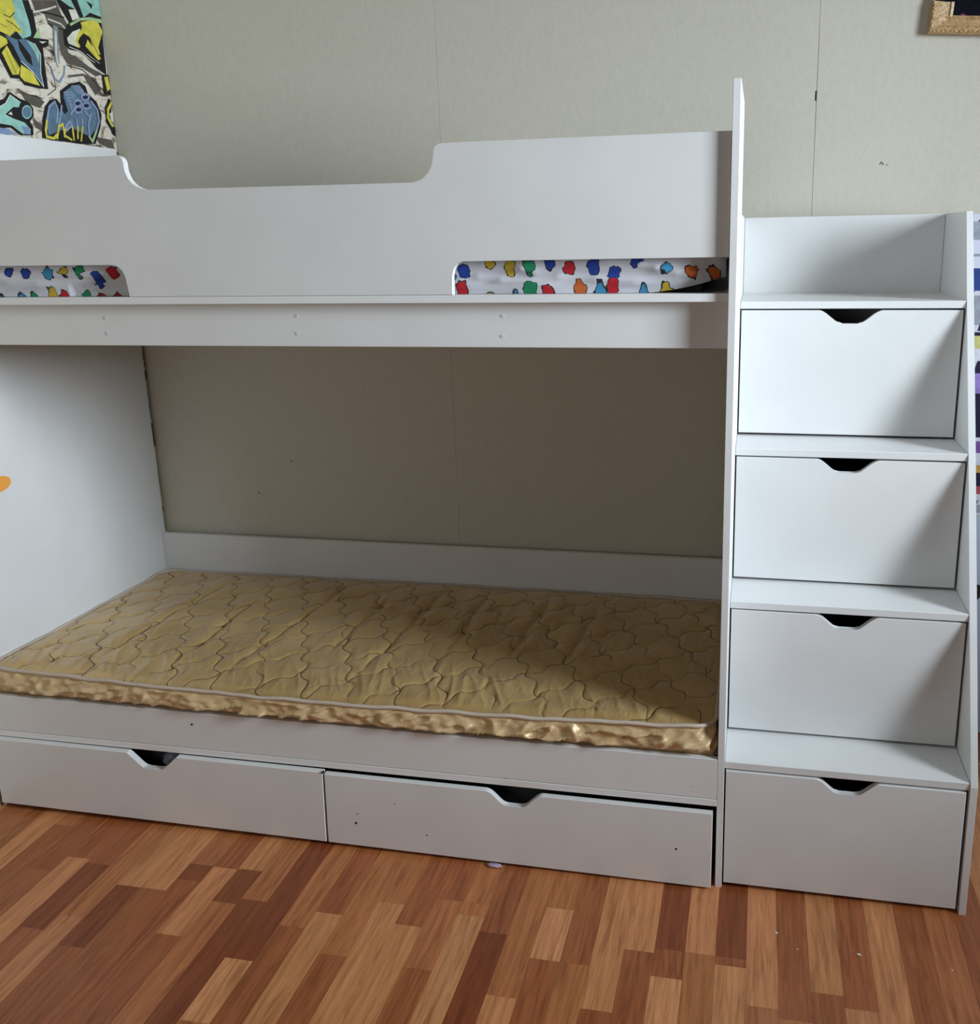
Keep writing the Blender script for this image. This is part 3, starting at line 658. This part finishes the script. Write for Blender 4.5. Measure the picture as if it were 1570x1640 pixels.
me = bpy.data.meshes.new('border'); me.from_pydata(bv, [], bf+[tuple(NR*nl+k for k in range(0, nl, 8))])
link('border', me, M['gold_border'], mat, True)

# ------------------------------------------------------------ upper mattress in a printed sheet
um = empty('mattress', (.98, .4, 1.3955), 'upper bunk mattress in a white sheet printed with coloured blots', 'mattress')
NXU = 420; rings = []
vs = []; prof = 26
def up_sec(x):
    e = min(1, max(0, (1.945-x)/.16)); lift = .030*(1-e)**1.6
    dip = .55+.45*math.sqrt(max(0, 1-(1-min(1, (x-.012)/.05))**2)) if x < .062 else 1
    return lift, dip
XU0, XU1 = .012, 1.952
for i in range(NXU+1):
    x = XU0+(XU1-XU0)*i/NXU; lift, dip = up_sec(x)
    endr = math.sqrt(max(0, 1-(1-min(1, (XU1-x)/.05))**2)); 
    z0 = 1.3957+lift; z1 = 1.3957+(.108)*(.6+.4*endr)
    y0 = .050+.03*(1-endr); y1 = .79
    for p in range(prof+1):
        t = p/prof
        if t < .55:                                   # front face, rising
            s_ = t/.55; z = z0+(z1-z0)*s_; y = y0-.010*math.sin(math.pi*s_)
            fold = 1-abs(noise.noise(Vector((x*3.3+2, s_*3.4+x*.8, 3))))*3.2
            y -= .010*max(0, fold)**2*math.sin(math.pi*min(1, s_+.1)); 
            c = ridge(s_-.33-.05*math.sin(x*5), .05)
            if x > .9: y += .010*c*min(1, (x-.9)*4)*max(0, 1-(x-1.6)*4 if x > 1.6 else 1)
            if .40 < x < .62: y += .012*ridge(s_-(.15+(x-.40)*2.2), .05)+.008*ridge(s_-(.05+(x-.40)*1.6), .05)
            if s_ > .75: y += .02*((s_-.75)/.25)**2
        else:
            s_ = (t-.55)/.45; y = y0+.02+(y1-y0-.02)*s_; z = z1+.006*math.sin(math.pi*s_)+.003*noise.noise(Vector((x*6, y*6, 2)))
        vs.append((x, y, z))
P1 = prof+1
fs = [(i*P1+p, (i+1)*P1+p, (i+1)*P1+p+1, i*P1+p+1) for i in range(NXU) for p in range(prof)]
fs += [tuple(range(prof, -1, -1)), tuple(NXU*P1+p for p in range(P1))]
bm = bmesh.new(); me = bpy.data.meshes.new('fitted_sheet'); me.from_pydata(vs, [], fs); bm.free()
for i_ in (0,): pass
link('fitted_sheet', me, M['sheet'], um, True)
box('mattress_core', .03, 1.90, .11, .785, 1.3955, 1.44, M['dark'], um)

# ------------------------------------------------------------ picture in a gilt frame, top right
pf = empty('picture_frame', (2.75, YB, 2.01), 'dark painting in an ornate gilt frame hanging on the wall top right', 'picture')
FX0, FX1, FZ0, FZ1, FT, FW = 2.434, 3.05, 2.016, 2.47, .026, .046
yb_, yf_ = YB-.0005, YB-FT
def moulding(name, x0, x1, z0, z1, side):
    bm = bmesh.new()
    w = FW
    if side == 'b': q = [(x0, z0), (x1, z0), (x1-w, z0+w), (x0+w, z0+w)]
    if side == 't': q = [(x0, z1), (x1, z1), (x1-w, z1-w), (x0, z1-w)]
    if side == 'l': q = [(x0, z0), (x0, z0+.078), (x0+w+.012, z0+.078), (x0+w+.012, z0+w)]
    if side == 'r': q = [(x1, z0), (x1, z1), (x1-w, z1-w), (x1-w, z0+w)]
    # cross-section: high outer bead, cove, low inner lip
    sec = [(0, 0, yb_), (0, 0, yf_+.006), (.10, .10, yf_), (.35, .35, yf_+.002), (.45, .45, yf_+.007), (.80, .80, yf_+.011), (.88, .88, yf_+.008), (1, 1, yf_+.011), (1, 1, yb_)]
    A = []; B = []
    for s_, _, y in sec:
        pa = Vector(q[0]).lerp(Vector(q[3]), s_); pb = Vector(q[1]).lerp(Vector(q[2]), s_)
        A.append(bm.verts.new((pa.x, y, pa.y))); B.append(bm.verts.new((pb.x, y, pb.y)))
    for i in range(len(sec)-1): bm.faces.new((A[i], B[i], B[i+1], A[i+1]))
    bm.faces.new(A); bm.faces.new(B[::-1])
    return from_bm(name, bm, M['gilt'], pf)
for s_ in 'bltr': moulding('frame_rail', FX0, FX1, FZ0, FZ1, s_)
def leaf(x, z, ang):
    bm = bmesh.new(); bmesh.ops.create_uvsphere(bm, u_segments=6, v_segments=4, radius=1)
    for v in bm.verts: v.co = Vector((v.co.x*.0075, v.co.y*.003, v.co.z*.0022))
    bmesh.ops.rotate(bm, verts=bm.verts, cent=(0, 0, 0), matrix=Matrix.Rotation(ang, 3, 'Y'))
    bmesh.ops.translate(bm, verts=bm.verts, vec=(x, yf_+.001, z)); me_ = bpy.data.meshes.new('carving'); bm.to_mesh(me_); bm.free(); return me_
bm = bmesh.new()
for k in range(26):
    for dz, an in ((.006, -.65), (.006, .65)):
        me_ = leaf(FX0+.014+k*.0225+(.008 if an > 0 else 0), FZ0+dz+.002, an); bm.from_mesh(me_); bpy.data.meshes.remove(me_)
for k in range(3):
    for an in (.9, 2.2):
        me_ = leaf(FX0+.008, FZ0+.014+k*.0225+(.008 if an > 1 else 0), an); bm.from_mesh(me_); bpy.data.meshes.remove(me_)
put(from_bm('carving', bm, M['gilt'], pf, True), kind='stuff')
box('canvas', FX0+FW-.004, FX1-FW+.004, yb_-.008, yb_, FZ0+FW-.004, FZ1-FW+.004, M['canvas'], pf, 0)
box('canvas', FX0+.010, FX0+FW, yf_+.004, yb_, FZ0+.0785, FZ1-FW, M['canvas'], pf, .001)     # the left rail is missing above its corner
box('backing_edge', FX0+.001, FX0+.0098, yf_+.006, yb_, FZ0+.0785, FZ1-FW, M['gilt_side'], pf, .001)
pf.location = (FX0, YB, FZ0)
for c_ in pf.children: c_.matrix_parent_inverse = Matrix.Translation(-pf.location)
pf.rotation_euler = (0, math.radians(4.3), 0)

# ------------------------------------------------------------ printed poster right of the step chest
po = put(box('poster', 2.590, 2.99, YB-.0016, YB-.0004, .70, 1.555, M['paper'], None, 0), 'collage poster in violet, black and yellow on the wall right of the step chest', 'poster')
IP = dict(p=(.34, .24, .62), k=(.02, .015, .05), v=(.22, .10, .35), y=(.62, .60, .22), w=(.72, .72, .80), b=(.03, .06, .25), g=(.12, .24, .08), o=(.62, .36, .10), r=(.40, .08, .10), s=(.35, .38, .45), c=(.15, .28, .32))
psh = []
def pr_(c, x0, x1, z0, z1, sk=0): psh.append((IP[c], 0, [x0, z0, x1, z0, x1+sk, z1, x0+sk, z1]))
rows = [('k', 1.545, 1.535), ('s', 1.49, 1.53), ('s', 1.445, 1.449), ('b', 1.345, 1.405), ('g', 1.345, 1.372), ('w', 1.28, 1.345), ('s', 1.26, 1.33), ('k', 1.238, 1.262), ('k', 1.222, 1.229), ('y', 1.185, 1.218), ('w', 1.155, 1.185),
        ('k', 1.115, 1.152), ('p', 1.03, 1.115), ('k', .985, 1.06), ('k', .930, .985), ('w', .925, .932), ('v', .885, .915), ('w', .868, .884), ('k', .855, .868), ('o', .825, .850), ('k', .785, .822), ('r', .758, .785), ('w', .74, .758), ('c', .727, .740), ('s', .712, .727)]
rq = random.Random(5)
for c, a, b in rows:
    x0 = 2.592+rq.uniform(0, .010)+(.03 if rq.random() < .2 else 0); pr_(c, x0, 2.60+rq.uniform(.05, .14), min(a, b)-rq.uniform(0, .006), max(a, b)+rq.uniform(0, .006), rq.uniform(-.012, .018))
for k in range(60):
    x0 = rq.uniform(2.70, 2.93); z0 = rq.uniform(.72, 1.5); pr_(rq.choice('pkvywbgorsc'), x0, x0+rq.uniform(.02, .055), z0, z0+rq.uniform(.02, .08), rq.uniform(-.015, .015))
ink_mesh('poster_print', psh, lambda a, b, h: (a, YB-.0017-h*.5, b), M['ink'], po)

bd = put(box('board', 2.598, 2.99, YB-.0092, YB-.0004, .001, .695, M['board'], None), 'pale blue board standing on the floor against the wall under the collage poster', 'board')
prism('dark_corner', [(2.655, .492), (2.72, .480), (2.668, .410)], 'y', YB-.0098, YB-.0090, M['hole'], bd, 0)

# ------------------------------------------------------------ small things
bm = bmesh.new(); bm_prism(bm, [(.155+.045*math.cos(a*math.pi/12), .885+.022*math.sin(a*math.pi/12)) for a in range(24)], 'x', 0, .0012)
put(from_bm('round_sticker', bm, M['orange']), 'round orange sticker on the inner face of the left end panel', 'sticker')
# dark crumpled cloth inside the left floor drawer, seen through its cut-out
bm = bmesh.new(); bmesh.ops.create_icosphere(bm, subdivisions=4, radius=1)
for v in bm.verts:
    n_ = noise.noise(v.co*2.2)*.22+(.5-abs(noise.noise(v.co*4+Vector((3, 0, 0)))))*.16
    c = v.co*(1+n_); v.co = Vector((.520+c.x*.034, .048+c.y*.028, .170+c.z*.028))
put(from_bm('crumpled_cloth', bm, M['cloth'], None, True), 'dark grey crumpled cloth showing in the left floor drawer cut-out', 'cloth')
bm = bmesh.new(); bmesh.ops.create_icosphere(bm, subdivisions=3, radius=1)
for v in bm.verts:
    c = v.co*(1+noise.noise(v.co*3)*.5); v.co = Vector((1.420+c.x*.019, -.021+c.y*.008, .0042+c.z*.0036))
put(from_bm('plastic_scrap', bm, M['lilac'], None, True), 'small lilac scrap lying under the right floor drawer', 'scrap')
for x, y, s_, lb in ((2.101, -.132, .0042, 'white crumb on the floor nearest the step chest, left of the others'), (2.146, -.173, .0022, 'tiny pale crumb on the floor, second from the left'),
                 (2.275, -.167, .0050, 'white crumb on the floor in front of the bottom step drawer, third from the left'), (2.462, -.178, .0028, 'tiny white crumb on the floor, rightmost of the four')):
    bm = bmesh.new(); bmesh.ops.create_icosphere(bm, subdivisions=2, radius=1)
    for v in bm.verts:
        c = v.co*(1+noise.noise(v.co*1.7+Vector((x*9, y, 0)))*.7); v.co = Vector((x+c.x*s_, y+c.y*s_*.55, s_*.38+c.z*s_*.38))
    put(from_bm('crumb', bm, M['crumb'], None, True), lb, 'crumb', 'crumbs on the floor')
